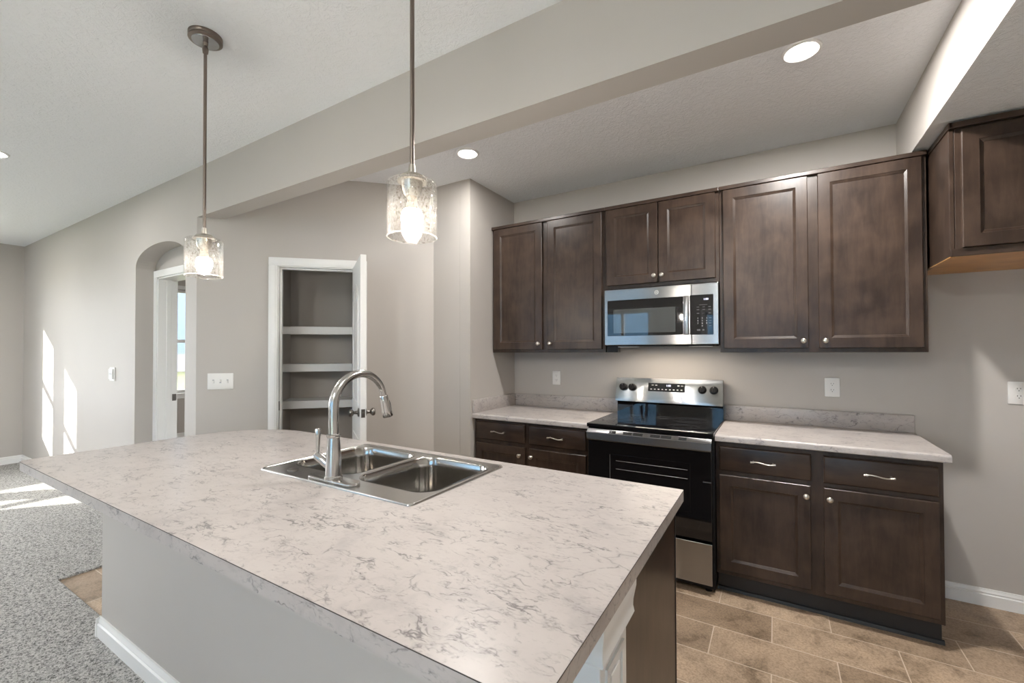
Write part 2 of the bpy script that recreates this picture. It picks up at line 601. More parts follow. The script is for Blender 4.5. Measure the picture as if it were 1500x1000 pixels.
# ------------------------------------------------------------------ walls
arch = [(-4.695, 2.118)]
xa0, xa1, zs, zt = -4.695, -3.778, 2.118, 2.276
for k in range(1, 24):
    a = math.pi * (1 - k / 24)
    arch.append(((xa0 + xa1) / 2 + (xa1 - xa0) / 2 * math.cos(a), zs + (zt - zs) * math.sin(a) ** 0.9))
arch.append((xa1, zs))
pts = [(XL, 0), (xa0, 0)] + arch + [(xa1, 0), (-3.605, 0), (-3.605, ZC), (XL, ZC)]
struct('wall_arch', MB().prism(pts, 'y', YA, YA + 0.14), M['paint'])
mb = MB().prism([(XL, 0), (-4.63, 0), (-4.63, 2.06), (-3.87, 2.06), (-3.87, 0), (-3.55, 0), (-3.55, ZC), (XL, ZC)], 'y', YA + 0.141, YA + 0.27)
struct('wall_bedroom', mb, M['paint'])

def holes_wall(name, axis, u0, u1, a0, a1, holes, mat):
    hs = [[(a, c), (b, c), (b, d), (a, d)] for a, b, c, d in holes]
    return struct(name, MB().prism([(u0, 0), (u1, 0), (u1, ZC), (u0, ZC)], axis, a0, a1, holes=hs), mat)
LW = [(-0.13, 0.53, 2.25), (-1.07, -0.41, 2.25), (-2.01, -1.35, 1.80)]     # living windows: y range, head height
BWIN = (2.75, 3.60)
wh = [(a, b, 0.86, d) for a, b, d in LW] + [(BWIN[0], BWIN[1], 0.74, 2.40)]
holes_wall('wall_left', 'x', YR, 4.9, XL - 0.14, XL, wh, M['paint'])
RW = [(-3.45, -2.25, 0.85, 2.25), (-1.2, 0.75, 0.06, 2.15), (-6.6, -4.9, 0.85, 2.25)]  # last opening is an unseen window added for more daylight
holes_wall('wall_rear', 'y', XL - 0.14, XR + 0.14, YR - 0.14, YR, RW, M['paint'])
struct('wall_right', MB().box(XR, XR + 0.14, YR, YB + 0.1, 0, ZC), M['paint'])
struct('wall_back', MB().box(-2.128, XR, YB, YB + 0.1, 0, ZC), M['paint'])
struct('wall_return', MB().box(-2.128, -2.028, 2.725, YB, 0, ZC), M['paint'])
struct('wall_bedroom_far', MB().box(XL, -3.4, 4.8, 4.9, 0, ZC), M['paint'])
struct('wall_bedroom_side', MB().box(-3.55, -3.45, 3.1, 4.8, 0, ZC), M['paint'])

# diagonal pantry wall: local (s along the wall, d behind it, z)
c45 = math.sqrt(0.5)
M45 = Matrix(((c45, -c45, 0, -3.605), (c45, c45, 0, YA), (0, 0, 1, 0), (0, 0, 0, 1)))
S0, S1, SE = 0.527, 1.132, 1.7027
mb = MB()
mb.prism([(0.0, 0), (S0, 0), (S0, 2.06), (S1, 2.06), (S1, 0), (SE, 0), (SE, ZC), (0.0, ZC)], 'y', 0.0, 0.11, mtx=M45)
struct('wall_pantry', mb, M['paint'])
struct('wall_pantry_end', MB().box(-2.401, -2.129, 2.725, 2.80, 0, ZC), M['paint'])
mb = MB()
mb.box(0.35, 0.45, 0.11, 0.86, 0, ZC, mtx=M45)
struct('wall_pantry_left', mb, M['paint'])
mb = MB()
mb.box(0.45, 1.27, 0.76, 0.86, 0, ZC, mtx=M45)
struct('wall_pantry_back', mb, M['paint'])
mb = MB()
mb.box(1.27, 1.37, 0.11, 0.86, 0, ZC, mtx=M45)
struct('wall_pantry_right', mb, M['paint'])

# beam and dropped soffit
struct('beam', MB().box(-3.605, XR, YA, YA + 0.129, 2.3786, ZC), M['paint'])
so = struct('soffit', MB().box(0.625, XR, YA + 0.13, YB, 2.442, ZC), M['paint'], mats=[M['ceiling']])
for p in so.data.polygons:
    if p.normal.z < -0.5: p.material_index = 1

# baseboards
def base_profile(d=0.017, h=0.092):
    return [(0, 0), (d, 0), (d, h * 0.66), (d * 0.62, h * 0.70), (d * 0.62, h * 0.76), (d * 0.75, h * 0.80), (d * 0.40, h * 0.92), (d * 0.34, h), (0, h)]
def baseboard_y(name, x0, x1, y, sgn, z=0.0):      # runs along x, in front (sgn -1) of wall y
    mb = MB().prism([(y + sgn * d, z + h) for d, h in base_profile()], 'x', x0, x1)
    return struct(name, mb, M['white'], smooth=30)
def baseboard_x(name, y0, y1, x, sgn, z=0.0):
    mb = MB().prism([(x + sgn * d, z + h) for d, h in base_profile()], 'y', y0, y1)
    return struct(name, mb, M['white'], smooth=30)
baseboard_y('baseboard_back', 0.67, XR, YB, -1)
baseboard_y('baseboard_arch', XL, -4.695, YA, -1, 0.012)
baseboard_x('baseboard_left', YR, YA, XL, 1, 0.012)
baseboard_x('baseboard_bedroom', 1.8, 4.8, XL, 1, 0.012)

# door 1: cased opening behind the arch
d1 = struct_empty('door_1', (-4.25, 1.66, 0))
mb = MB()
mb.box(-4.6925, -4.63, 1.645, 1.662, 0, 2.046, 0.003); mb.box(-3.87, -3.805, 1.645, 1.662, 0, 2.046, 0.003); mb.box(-4.6925, -3.805, 1.645, 1.662, 2.046, 2.108, 0.003)
obj('casing', mb, M['white'], d1)
mb = MB()
mb.box(-4.645, -4.618, 1.655, 1.80, 0, 2.07); mb.box(-3.882, -3.855, 1.655, 1.80, 0, 2.07); mb.box(-4.645, -3.855, 1.655, 1.80, 2.035, 2.07)
mb.box(-4.620, -4.608, 1.715, 1.75, 0, 2.036, 0.002)
obj('jamb', mb, M['white'], d1)
mb = MB().box(-4.619, -4.6155, 1.762, 1.792, 0.96, 1.02, 0.001)
obj('strike_plate', mb, M['dark_metal'], d1)

# door 2: pantry door, standing open
d2 = struct_empty('door_2', tuple(M45 @ Vector((S1 - 0.02, 0, 0))))
mb = MB()
cw = 0.062
for a, b, z0, z1 in ((S0 - cw + 0.012, S0 + 0.012, 0, 2.048), (S1 - 0.012, S1 + cw - 0.012, 0, 2.048), (S0 - cw + 0.012, S1 + cw - 0.012, 2.048, 2.06 + cw - 0.012)):
    mb.box(a, b, -0.016, 0.001, z0, z1, 0.004, mtx=M45)
    mb.box(a + 0.012, b - 0.012, -0.020, -0.0155, z0 + (0.0 if z0 == 0 else 0.012), z1 - (0.0 if z0 == 0 else 0.012), 0.002, mtx=M45)
obj('casing', mb, M['white'], d2, smooth=30)
mb = MB()
mb.box(S0 - 0.012, S0 + 0.018, -0.004, 0.118, 0, 2.07, mtx=M45); mb.box(S1 - 0.018, S1 + 0.012, -0.004, 0.118, 0, 2.07, mtx=M45)
mb.box(S0 - 0.012, S1 + 0.012, -0.004, 0.118, 2.042, 2.07, mtx=M45)
mb.box(S0 + 0.016, S0 + 0.028, 0.045, 0.08, 0, 2.04, 0.002, mtx=M45); mb.box(S0 + 0.018, S1 - 0.018, 0.045, 0.08, 2.03, 2.043, 0.002, mtx=M45)
obj('jamb', mb, M['white'], d2)
mb = MB().box(S0 + 0.017, S0 + 0.0205, 0.006, 0.030, 0.95, 1.02, 0.001, mtx=M45)
obj('strike_plate', mb, M['dark_metal'], d2)
hinge = M45 @ Vector((S1 - 0.02, -0.012, 0))
LEAF = 0.575
Ml = Matrix.Translation(hinge) @ Matrix.Rotation(R(-33.8), 4, 'Z')   # local x along the leaf, y across its 38 mm
# local +y faces up/right (outer face of the shut door), -y the inner face turned to the pantry side
mb = MB()
mb.box(0, LEAF, -0.038, 0.0, 0.012, 2.042, 0.002, mtx=Ml)
leaf = obj('leaf', mb, M['white'], d2)
def arch_panel(x0, x1, z0, z1, rise, y0, y1):
    p = [(x0, z0), (x1, z0)]
    for k in range(13):
        t = k / 12
        p.append((x1 + (x0 - x1) * t, z1 + rise * math.sin(math.pi * t)))
    return p
for side in (-1, 1):
    yb_ = -0.038 if side < 0 else 0.0
    mb = MB()
    for z0, z1, rise in ((0.25, 0.80, 0.0), (1.02, 1.78, 0.10)):
        outer = arch_panel(0.11, LEAF - 0.11, z0, z1, rise, 0, 0)
        inner = arch_panel(0.135, LEAF - 0.135, z0 + 0.025, z1 - 0.025, rise, 0, 0)
        mb.prism(outer, 'y', yb_, yb_ + side * 0.006, holes=[inner], mtx=Ml)
        inner2 = arch_panel(0.165, LEAF - 0.165, z0 + 0.055, z1 - 0.055, rise, 0, 0)
        mb.prism(inner2, 'y', yb_, yb_ + side * 0.004, mtx=Ml)
    obj('raised_panel', mb, M['white'], d2)
kz = 0.985
for side in (-1, 1):
    yb_ = -0.038 if side < 0 else 0.0
    Mk = Ml @ Matrix.Translation((LEAF - 0.065, yb_, kz)) @ Matrix.Rotation(R(-90 if side > 0 else 90), 4, 'X')
    mb = MB().lathe([(0.030, 0), (0.030, 0.004), (0.026, 0.008), (0.012, 0.011), (0.010, 0.032), (0.018, 0.038), (0.026, 0.046), (0.027, 0.056), (0.022, 0.064), (0.010, 0.067)], segs=28, mtx=Mk)
    obj('door_knob', mb, M['dark_metal'], d2, smooth=40, label='dark metal knob')
mb = MB().box(LEAF - 0.001, LEAF + 0.002, -0.031, -0.007, kz - 0.028, kz + 0.028, 0.001, mtx=Ml)
mb.box(LEAF, LEAF + 0.010, -0.025, -0.013, kz - 0.008, kz + 0.008, 0.002, mtx=Ml)
obj('latch_plate', mb, M['dark_metal'], d2)
mb = MB()
for hz in (0.22, 1.05, 1.85):
    mb.cyl(Ml @ Vector((-0.006, 0.006, hz - 0.045)), Ml @ Vector((-0.006, 0.006, hz + 0.045)), 0.006, 12)
obj('hinge', mb, M['dark_metal'], d2, smooth=40)

# windows
def window_x(name, y0, y1, z0, z1, x, glass=None):           # in a wall whose inner face is x, outside at x-0.14
    w = struct_empty(name, (x, (y0 + y1) / 2, z0))
    f = 0.045
    xo0, xo1 = x - 0.12, x - 0.06
    mb = MB()
    mb.box(xo0, xo1, y0, y0 + f, z0, z1); mb.box(xo0, xo1, y1 - f, y1, z0, z1)
    mb.box(xo0, xo1, y0, y1, z0, z0 + f); mb.box(xo0, xo1, y0, y1, z1 - f, z1)
    zm = (z0 + z1) / 2
    mb.box(xo0, xo1, y0 + f, y1 - f, zm - 0.025, zm + 0.025)
    obj('window_frame', mb, M['white'], w)
    mb = MB()
    mb.box(x - 0.13, x + 0.03, y0 - 0.03, y1 + 0.03, z0 - 0.03, z0, 0.004)
    mb.box(x, x + 0.014, y0 - 0.02, y1 + 0.02, z0 - 0.09, z0 - 0.03, 0.003)
    obj('window_sill', mb, M['white'], w)
    mb = MB()
    mb.box(x - 0.06, x + 0.014, y0 - 0.06, y0, z0, z1 + 0.06, 0.003); mb.box(x - 0.06, x + 0.014, y1, y1 + 0.06, z0, z1 + 0.06, 0.003); mb.box(x - 0.06, x + 0.014, y0, y1, z1, z1 + 0.06, 0.003)
    obj('window_casing', mb, M['white'], w)
    obj('pane', MB().box(x - 0.095, x - 0.091, y0 + f, y1 - f, z0 + f, z1 - f), glass or M['pane'], w)
    return w
def window_y(name, x0, x1, z0, z1, y, mull=True, sill=True):   # in the rear wall
    w = struct_empty(name, ((x0 + x1) / 2, y, z0))
    f = 0.05
    a, b = y - 0.12, y - 0.06
    mb = MB()
    mb.box(x0, x0 + f, a, b, z0, z1); mb.box(x1 - f, x1, a, b, z0, z1)
    mb.box(x0, x1, a, b, z0, z0 + f); mb.box(x0, x1, a, b, z1 - f, z1)
    if mull: mb.box((x0 + x1) / 2 - 0.03, (x0 + x1) / 2 + 0.03, a, b, z0 + f, z1 - f)
    obj('window_frame', mb, M['white'], w)
    if sill: obj('window_sill', MB().box(x0 - 0.03, x1 + 0.03, y - 0.13, y + 0.03, z0 - 0.03, z0, 0.004), M['white'], w)
    mb = MB()
    mb.box(x0 - 0.06, x0, y - 0.06, y + 0.014, z0, z1 + 0.06); mb.box(x1, x1 + 0.06, y - 0.06, y + 0.014, z0, z1 + 0.06); mb.box(x0, x1, y - 0.06, y + 0.014, z1, z1 + 0.06)
    obj('window_casing', mb, M['white'], w)
    obj('pane', MB().box(x0 + f, x1 - f, y - 0.095, y - 0.091, z0 + f, z1 - f), M['pane'], w)
def portal(loc, rot, sx, sy):
    l = bpy.data.lights.new('portal', 'AREA')
    l.shape = 'RECTANGLE'; l.size = sx; l.size_y = sy
    l.cycles.is_portal = True
    o = bpy.data.objects.new('portal', l)
    C.objects.link(o); o.location = loc; o.rotation_euler = rot
for i, (a, b, d) in enumerate(LW):
    window_x('window_%d' % (i + 1), a, b, 0.86, d, XL)
    portal((XL - 0.16, (a + b) / 2, (0.86 + d) / 2), (R(90), 0, R(-90)), b - a, d - 0.86)
window_x('window_5', BWIN[0], BWIN[1], 0.74, 2.40, XL, M['dimmed_pane'])
portal((XL - 0.16, sum(BWIN) / 2, 1.57), (R(90), 0, R(-90)), 0.85, 1.66)
for i, (a, b, c, d) in enumerate(RW):
    window_y('window_%d' % (i + 6), a, b, c, d, YR, True, i != 1)
    portal(((a + b) / 2, YR - 0.16, (c + d) / 2), (R(90), 0, R(180)), b - a, d - c)

# ------------------------------------------------------------------ outside
o = struct('lawn', MB().box(-70, 30, -40, 40, -0.6, -0.35), M['grass'])
h = thing('neighbour_house', 'blue sided house outside behind the kitchen windows', 'house', (-3, -12, -0.35))
obj('wall', MB().box(-14.8, 5, -15, -10, -0.35, 4.2), M['siding'], h)
obj('roof', MB().prism([(-15.4, 4.2), (-9.6, 4.2), (-12.5, 6.9)], 'x', -15.2, 5.4), M['roof'], h)
mb = MB()
mb.box(-3.4, -2.2, -10.03, -9.95, 0.9, 2.5)
obj('window_trim', mb, M['white'], h)
h = thing('neighbour_house', 'pale blue house across the grass, seen through the bedroom window', 'house', (-50, 14, -0.35))
obj('wall', MB().box(-56, -46, 5, 26, 1.2, 12.0), M['siding_pale'], h)
obj('porch', MB().box(-46, -45.6, 5, 26, -0.35, 1.2), M['lavender'], h)
obj('window', MB().box(-46.0, -45.9, 16.6, 17.6, 1.5, 2.3), M['roof'], h)
obj('roof', MB().prism([(4.5, 12.0), (26.5, 12.0), (15.5, 15.0)], 'x', -56.5, -45.5), M['roof'], h)

# ------------------------------------------------------------------ cabinet builders (all fronts face -y)
def door_mesh(x0, x1, z0, z1, yf, thk=0.019, rail=0.058, mtx=None):
    mb = MB()
    e = 0.003
    def loop(dx, y):
        return [Vector((x0 + dx, y, z0 + dx)), Vector((x1 - dx, y, z0 + dx)), Vector((x1 - dx, y, z1 - dx)), Vector((x0 + dx, y, z1 - dx))]
    lps = [loop(0, yf + thk), loop(0, yf + e), loop(e, yf), loop(rail - 0.001, yf), loop(rail, yf + 0.0025), loop(rail + 0.012, yf + 0.0075), loop(rail + 0.013, yf + 0.0095)]
    mb.loft(lps, True)
    return mb
def slab_mesh(x0, x1, z0, z1, yf, thk=0.019):
    mb = MB()
    def loop(dx, y):
        return [Vector((x0 + dx, y, z0 + dx)), Vector((x1 - dx, y, z0 + dx)), Vector((x1 - dx, y, z1 - dx)), Vector((x0 + dx, y, z1 - dx))]
    mb.loft([loop(0, yf + thk), loop(0, yf + 0.006), loop(0.005, yf + 0.001), loop(0.008, yf)], True)
    return mb
def knob(parent, x, y, z):
    mtx = Matrix.Rotation(R(90), 4, 'X')
    mb = MB().lathe([(0.009, 0), (0.009, 0.002), (0.0055, 0.004), (0.005, 0.013), (0.009, 0.016), (0.0145, 0.019), (0.015, 0.023), (0.012, 0.027), (0.005, 0.029)], c=(x, y, z), segs=24, mtx=mtx)
    return obj('knob', mb, M['nickel'], parent, smooth=50)
def pull(parent, x, y, z, w=0.118):
    mb = MB()
    n = 24
    path, rad, flat = [], [], []
    for i in range(n + 1):
        t = i / n
        u = (t - 0.5) * w
        path.append((x + u, y - 0.024 - 0.006 * math.cos(math.pi * (t - 0.5)), z + 0.004 * math.sin(2 * math.pi * t)))
        k = abs(t - 0.5) * 2
        rad.append(0.0045 + 0.0035 * max(0, (k - 0.6) / 0.4))
        flat.append(0.75)
    mb.tube(path, rad, 12, flat)
    for s in (-1, 1):
        mb.cyl((x + s * w * 0.40, y, z), (x + s * w * 0.40, y - 0.027, z), 0.0045, 12)
    return obj('pull', mb, M['nickel'], parent, smooth=50)

FRAME_Y = 3.042       # face frame of wall cabinets; doors stand 19 mm proud
def wall_cabinet(label, x0, x1, z0, z1, doors, knob_z, y0=FRAME_Y, under=None, kn=None):
    t = thing('wall_cabinet', label, 'cabinet', ((x0 + x1) / 2, (y0 + YB) / 2, z0), 'dark wall cabinets')
    obj('carcass', MB().box(x0, x1, y0, YB - 0.001, z0, z1, 0.0015, 1), M['wood'], t)
    for i, (a, b, c, d) in enumerate(doors):
        dr = obj('door', door_mesh(a, b, c, d, y0 - 0.0205), M['wood'], t, smooth=20)
        if kn and kn[i] is not None: knob(dr, kn[i], y0 - 0.0205, knob_z)
    obj('top_rail', MB().box(x0, x1, y0 - 0.022, y0 + 0.002, z1 - 0.020, z1 + 0.004, 0.003), M['wood_h'], t)
    return t
ZUB, ZUT = 1.384, 2.425
wall_cabinet('tall two-door dark wall cabinet left of the microwave, beside the corner', -2.026, -1.050, ZUB, ZUT,
             [(-2.002, -1.556, 1.408, 2.402), (-1.510, -1.072, 1.408, 2.402)], 1.453, kn=(-1.584, -1.483))
wall_cabinet('short two-door dark wall cabinet directly above the microwave', -1.049, -0.301, 1.834, ZUT,
             [(-1.034, -0.678, 1.858, 2.402), (-0.672, -0.322, 1.858, 2.402)], 1.903, kn=(-0.700, -0.648))
wall_cabinet('tall two-door dark wall cabinet right of the microwave, over the longer counter', -0.300, 0.677, ZUB, ZUT,
             [(-0.278, 0.164, 1.408, 2.402), (0.212, 0.657, 1.408, 2.402)], 1.450, kn=(0.138, 0.241))

t = thing('refrigerator_cabinet', 'deep dark cabinet high at the right edge, above the empty refrigerator space', 'cabinet', (1.15, 3.07, 1.82), 'dark wall cabinets')
obj('carcass', MB().box(0.708, 1.62, 2.752, YB - 0.001, 1.845, 2.428, 0.0015, 1), M['wood'], t)
obj('side_panel', MB().box(0.690, 0.706, 2.752, YB - 0.001, 1.822, 2.428, 0.001, 1), M['wood'], t)
obj('side_trim', MB().box(0.684, 0.7, 2.728, 3.045, 2.405, 2.432, 0.003), M['wood_h'], t)
obj('panel_edge', MB().box(0.6895, 0.7065, 2.7515, 3.06, 1.8195, 1.8225), M['wood_in'], t, label='pale raw lower edge')
obj('underside', MB().box(0.706, 1.62, 2.757, YB - 0.001, 1.826, 1.844), M['wood_in'], t, label='bare tan wood underside')
obj('door', door_mesh(0.728, 1.150, 1.858, 2.395, 2.7315), M['wood'], t, smooth=20)
dr = obj('door', door_mesh(1.158, 1.600, 1.858, 2.395, 2.7315), M['wood'], t, smooth=20)
obj('top_rail', MB().box(0.686, 1.62, 2.728, 2.753, 2.405, 2.432, 0.003), M['wood_h'], t)
obj('bottom_rail', MB().box(0.690, 1.62, 2.742, 2.757, 1.822, 1.856, 0.001, 1), M['wood_h'], t)

BFY = 2.786           # face frame of the base cabinets
def base_cabinet(label, x0, x1, drawers, doors, kn):
    t = thing('base_cabinet', label, 'cabinet', ((x0 + x1) / 2, (BFY + YB) / 2, 0), 'dark base cabinets')
    mb = MB()
    mb.box(x0, x1, BFY, YB - 0.001, 0.114, CT - 0.039, 0.001, 1)
    for xs in (x0, x1 - 0.016): mb.box(xs, xs + 0.016, BFY + 0.075, YB - 0.02, 0.0, 0.12)
    obj('carcass', mb, M['wood'], t)
    obj('toe_kick', MB().box(x0 + 0.001, x1 - 0.001, BFY + 0.055, BFY + 0.072, 0.0, 0.118), M['kick'], t)
    mb = MB().prism([(BFY + 0.056, 0.0), (BFY + 0.042, 0.0), (BFY + 0.048, 0.016), (BFY + 0.056, 0.020)], 'x', x0 + 0.001, x1 + 0.008)
    obj('shoe_moulding', mb, M['kick'], t)
    for a, b, c, d in drawers:
        dr = obj('drawer', slab_mesh(a, b, c, d, BFY - 0.0205), M['wood_h'], t, smooth=20)
        pull(dr, (a + b) / 2 + 0.0, BFY - 0.0205, (c + d) / 2)
    for (a, b, c, d), k in zip(doors, kn):
        dr = obj('door', door_mesh(a, b, c, d, BFY - 0.0205), M['wood'], t, smooth=20)
        knob(dr, k, BFY - 0.0205, 0.632)
    return t
base_cabinet('dark base cabinet left of the range, mostly behind the island', -2.026, -1.072,
             [(-2.006, -1.571, 0.720, 0.855), (-1.534, -1.097, 0.720, 0.855)],
             [(-2.006, -1.571, 0.142, 0.690), (-1.534, -1.097, 0.142, 0.690)], (-1.610, -1.512))
base_cabinet('dark base cabinet right of the range, its doors fully in view', -0.302, 0.664,
             [(-0.284, 0.154, 0.710, 0.848), (0.206, 0.645, 0.710, 0.848)],
             [(-0.284, 0.150, 0.142, 0.685), (0.206, 0.645, 0.142, 0.685)], (0.130, 0.230))

# wall counters with rolled front edge and backsplash
def counter(name, label, x0, x1, side=False):
    t = thing(name, label, 'countertop', ((x0 + x1) / 2, 3.07, CT - 0.038), 'marble pattern worktops')
    yf = 2.744
    prof = [(YB - 0.001, CT - 0.038), (yf + 0.004, CT - 0.038), (yf, CT - 0.034)]
    for k in range(7):
        a = R(180 - 90 * k / 6)
        prof.append((yf + 0.014 + 0.014 * math.cos(a), CT - 0.014 + 0.014 * math.sin(a)))
    prof.append((YB - 0.001, CT))
    obj('worktop', MB().prism(prof, 'x', x0, x1), M['marble'], t, smooth=30)
    xb = x1 if not side else x1
    mb = MB().box(x0 + (0.02 if side else 0), x1 - (0 if side else 0.0), YB - 0.020, YB - 0.001, CT, CT + 0.102, 0.003)
    obj('backsplash', mb, M['marble'], t, smooth=30)
    if side:
        obj('side_splash', MB().box(x0, x0 + 0.019, yf + 0.002, YB - 0.001, CT, CT + 0.102, 0.003), M['marble'], t, smooth=30)
    return t
counter('countertop', 'short marble-look counter left of the range, in the corner', -2.027, -1.069, True)
counter('countertop', 'longer marble-look counter right of the range, under the right wall cabinet', -0.303, 0.684)

# ------------------------------------------------------------------ range
t = thing('range', 'stainless and black electric range between the two wall counters', 'range', (-0.686, 3.06, 0))
RX0, RX1 = -1.066, -0.306
obj('body', MB().box(RX0, RX1, 2.735, 3.36, 0.03, 0.905, 0.002, 1), M['black'], t)
for xx in (RX0 + 0.04, RX1 - 0.04):
    for yy in (2.78, 3.3): obj('levelling_foot', MB().cyl((xx, yy, 0), (xx, yy, 0.031), 0.018), M['black'], t)
obj('cooktop', MB().box(RX0 - 0.001, RX1 + 0.001, 2.705, 3.33, 0.900, 0.924, 0.004), M['glass_black'], t)
for bx, by, br in ((-0.87, 2.88, 0.115), (-0.50, 2.87, 0.09), (-0.87, 3.16, 0.075), (-0.50, 3.15, 0.11), (-0.685, 3.18, 0.055)):
    mb = MB()
    for rr in (br, br * 0.62):
        mb.lathe([(rr - 0.0012, 0.9238), (rr + 0.0012, 0.9238), (rr + 0.0012, 0.9243), (rr - 0.0012, 0.9243), (rr - 0.0012, 0.9238)], c=(bx, by, 0), segs=48, cap0=False, cap1=False)
    obj('burner_ring', mb, M['ring'], t)
bgp = obj('backguard', MB().prism([(3.32, 0.92), (3.362, 0.92), (3.362, 1.186), (3.334, 1.186), (3.32, 1.02)], 'x', RX0 + 0.012, RX1 - 0.005), M['glass_black'], t)
pan = obj('control_panel', MB().prism([(3.270, 1.016), (3.322, 1.012), (3.330, 1.190), (3.312, 1.190), (3.272, 1.040)], 'x', RX0 + 0.010, RX1 - 0.004, bev=0.002), M['steel'], t, smooth=30)
def on_panel(z, off=0.0):       # y of the sloping panel face at height z
    return 3.272 + (z - 1.040) / 0.150 * 0.040 - off
slope = math.atan2(0.040, 0.150)
Mp = Matrix.Rotation(-slope, 4, 'X')
def panel_m(x, z, off): return Matrix.Translation((x, on_panel(z, off), z)) @ Mp
mb = MB().box(-0.129, 0.129, -0.002, 0.004, -0.031, 0.031, 0.001, mtx=panel_m(-0.684, 1.127, 0.0))
disp = obj('display', mb, M['glass_black'], pan)
text_on('display_digits', '1:00', 0.019, M['led'], disp, panel_m(-0.668, 1.140, 0.003).translation, Mp @ FACE_NEG_Y)
for i in range(9):
    xx = -0.790 + i * 0.0265
    obj('button_mark', MB().box(-0.006, 0.006, -0.0028, -0.0018, -0.003, 0.003, mtx=panel_m(xx, 1.112, 0.0)), M['mark'], disp)
for xx in (-0.780, -0.755, -0.60, -0.575):
    obj('button_mark', MB().box(-0.007, 0.007, -0.0028, -0.0018, -0.003, 0.003, mtx=panel_m(xx, 1.141, 0.0)), M['mark'], disp)
for xx in (-1.000, -0.931, -0.441, -0.367):
    mtx = panel_m(xx, 1.120, 0.0) @ Matrix.Rotation(R(90), 4, 'X')
    mb = MB().lathe([(0.028, 0), (0.028, 0.006), (0.025, 0.010), (0.024, 0.024), (0.021, 0.028), (0.006, 0.029)], segs=28, mtx=mtx)
    mb.box(-0.005, 0.005, -0.022, 0.022, 0.022, 0.034, 0.002, mtx=mtx)
    kb = obj('knob', mb, M['black'], pan, smooth=40)
    mb = MB().box(-0.001, 0.001, 0.010, 0.021, 0.0338, 0.0346, mtx=mtx)
    obj('pointer', mb, M['mark'], pan)
# oven door
od = obj('oven_door', MB().box(RX0 + 0.012, RX1 - 0.010, 2.698, 2.736, 0.315, 0.872, 0.003), M['glass_black'], t)
obj('oven_window', MB().box(-0.922, -0.430, 2.6965, 2.6985, 0.46, 0.742, 0.001, 1), M['oven_glass'], od)
mb = MB()
for z in (0.703, 0.652):
    mb.cyl((-0.868, 2.6955, z), (-0.444, 2.6955, z), 0.0012, 8)
obj('oven_rack', mb, M['rack'], od)
obj('window_edge', MB().box(-0.9085, -0.9055, 2.6955, 2.697, 0.50, 0.738), M['faint'], od)
mb = MB()
for i in range(8):
    mb.box(-0.362 + i * 0.0055, -0.3585 + i * 0.0055, 2.6972, 2.6978, 0.643, 0.650)
obj('door_print', mb, M['faint'], od)
mb = MB().prism([(2.700, 0.893), (2.736, 0.893), (2.736, 0.868), (2.678, 0.868), (2.676, 0.873)], 'x', RX0 + 0.010, RX1 - 0.008)
vt = obj('vent_trim', mb, M['steel'], od)
for a, b in ((-0.905, -0.866), (-0.818, -0.762), (-0.756, -0.698), (-0.652, -0.596), (-0.590, -0.532), (-0.490, -0.446)):
    for k in (0.28, 0.62):
        y = 2.676 + (2.700 - 2.676) * k; z = 0.873 + 0.020 * k
        obj('vent_slot', MB().box(a, b, y - 0.0035, y + 0.002, z - 0.0022, z + 0.0036), M['slot'], vt)
mb = MB().prism([(2.672, 0.871), (2.676, 0.876), (2.700, 0.876), (2.700, 0.822), (2.682, 0.822), (2.673, 0.830)], 'x', RX0 + 0.011, RX1 - 0.009)
obj('door_handle', mb, M['steel'], od, smooth=40, label='stainless band along the door top')
dw = obj('storage_drawer', MB().box(RX0 + 0.012, RX1 - 0.010, 2.700, 2.737, 0.062, 0.297, 0.004), M['steel'], t, label='stainless drawer front')

# ------------------------------------------------------------------ microwave
t = thing('microwave', 'stainless over-the-range microwave hung under the short cabinet', 'microwave', (-0.672, 3.19, 1.434))
MX0, MX1, MZ0, MZ1 = -1.043, -0.303, 1.434, 1.826
obj('housing', MB().box(MX0 + 0.004, MX1 - 0.0, 3.03, YB - 0.002, MZ0 + 0.002, MZ1, 0.002, 1), M['black'], t)
dr = obj('door', MB().box(MX0, -0.4625, 2.999, 3.03, MZ0, MZ1, 0.004), M['steel'], t)
obj('window_border', MB().box(-1.021, -0.514, 2.9965, 3.001, 1.499, 1.749, 0.002, 1), M['glass_black'], dr)
obj('window', MB().box(-0.977, -0.561, 2.9955, 2.998, 1.518, 1.684, 0.0005, 1), M['mesh_glass'], dr, label='grey see-through oven window')
obj('handle', MB().box(-0.512, -0.478, 2.984, 3.002, 1.496, 1.752, 0.006), M['steel'], dr, smooth=40)
pnl = obj('control_side', MB().box(-0.4615, MX1, 2.999, 3.03, MZ0, MZ1, 0.004), M['steel'], t)
kp = obj('keypad', MB().box(-0.472, -0.333, 2.9965, 3.001, 1.497, 1.752, 0.002, 1), M['glass_black'], pnl)
text_on('clock_digits', '1:00', 0.017, M['led'], kp, (-0.376, 2.9962, 1.722), FACE_NEG_Y)
digits = ['1', '2', '3', '4', '5', '6', '7', '8', '9', '', '0', '']
for i, ch in enumerate(digits):
    if ch:
        text_on('key_digit', ch, 0.013, M['mark'], kp, (-0.424 + 0.026 * (i % 3), 2.9962, 1.602 - 0.0165 * (i // 3)), FACE_NEG_Y)
def key_mark(a, b, c, d): obj('key_mark', MB().box(a, b, 2.9958, 2.9967, c, d), M['faint'], kp)
for r in range(4): key_mark(-0.358, -0.344, 1.600 - 0.0165 * r, 1.6035 - 0.0165 * r)
for zz in (1.672, 1.655, 1.632):
    for k in range(3): key_mark(-0.430 + k * 0.034, -0.416 + k * 0.034, zz, zz + 0.0028)
key_mark(-0.415, -0.368, 1.686, 1.688)
key_mark(-0.430, -0.410, 1.522, 1.532); key_mark(-0.398, -0.386, 1.522, 1.532)
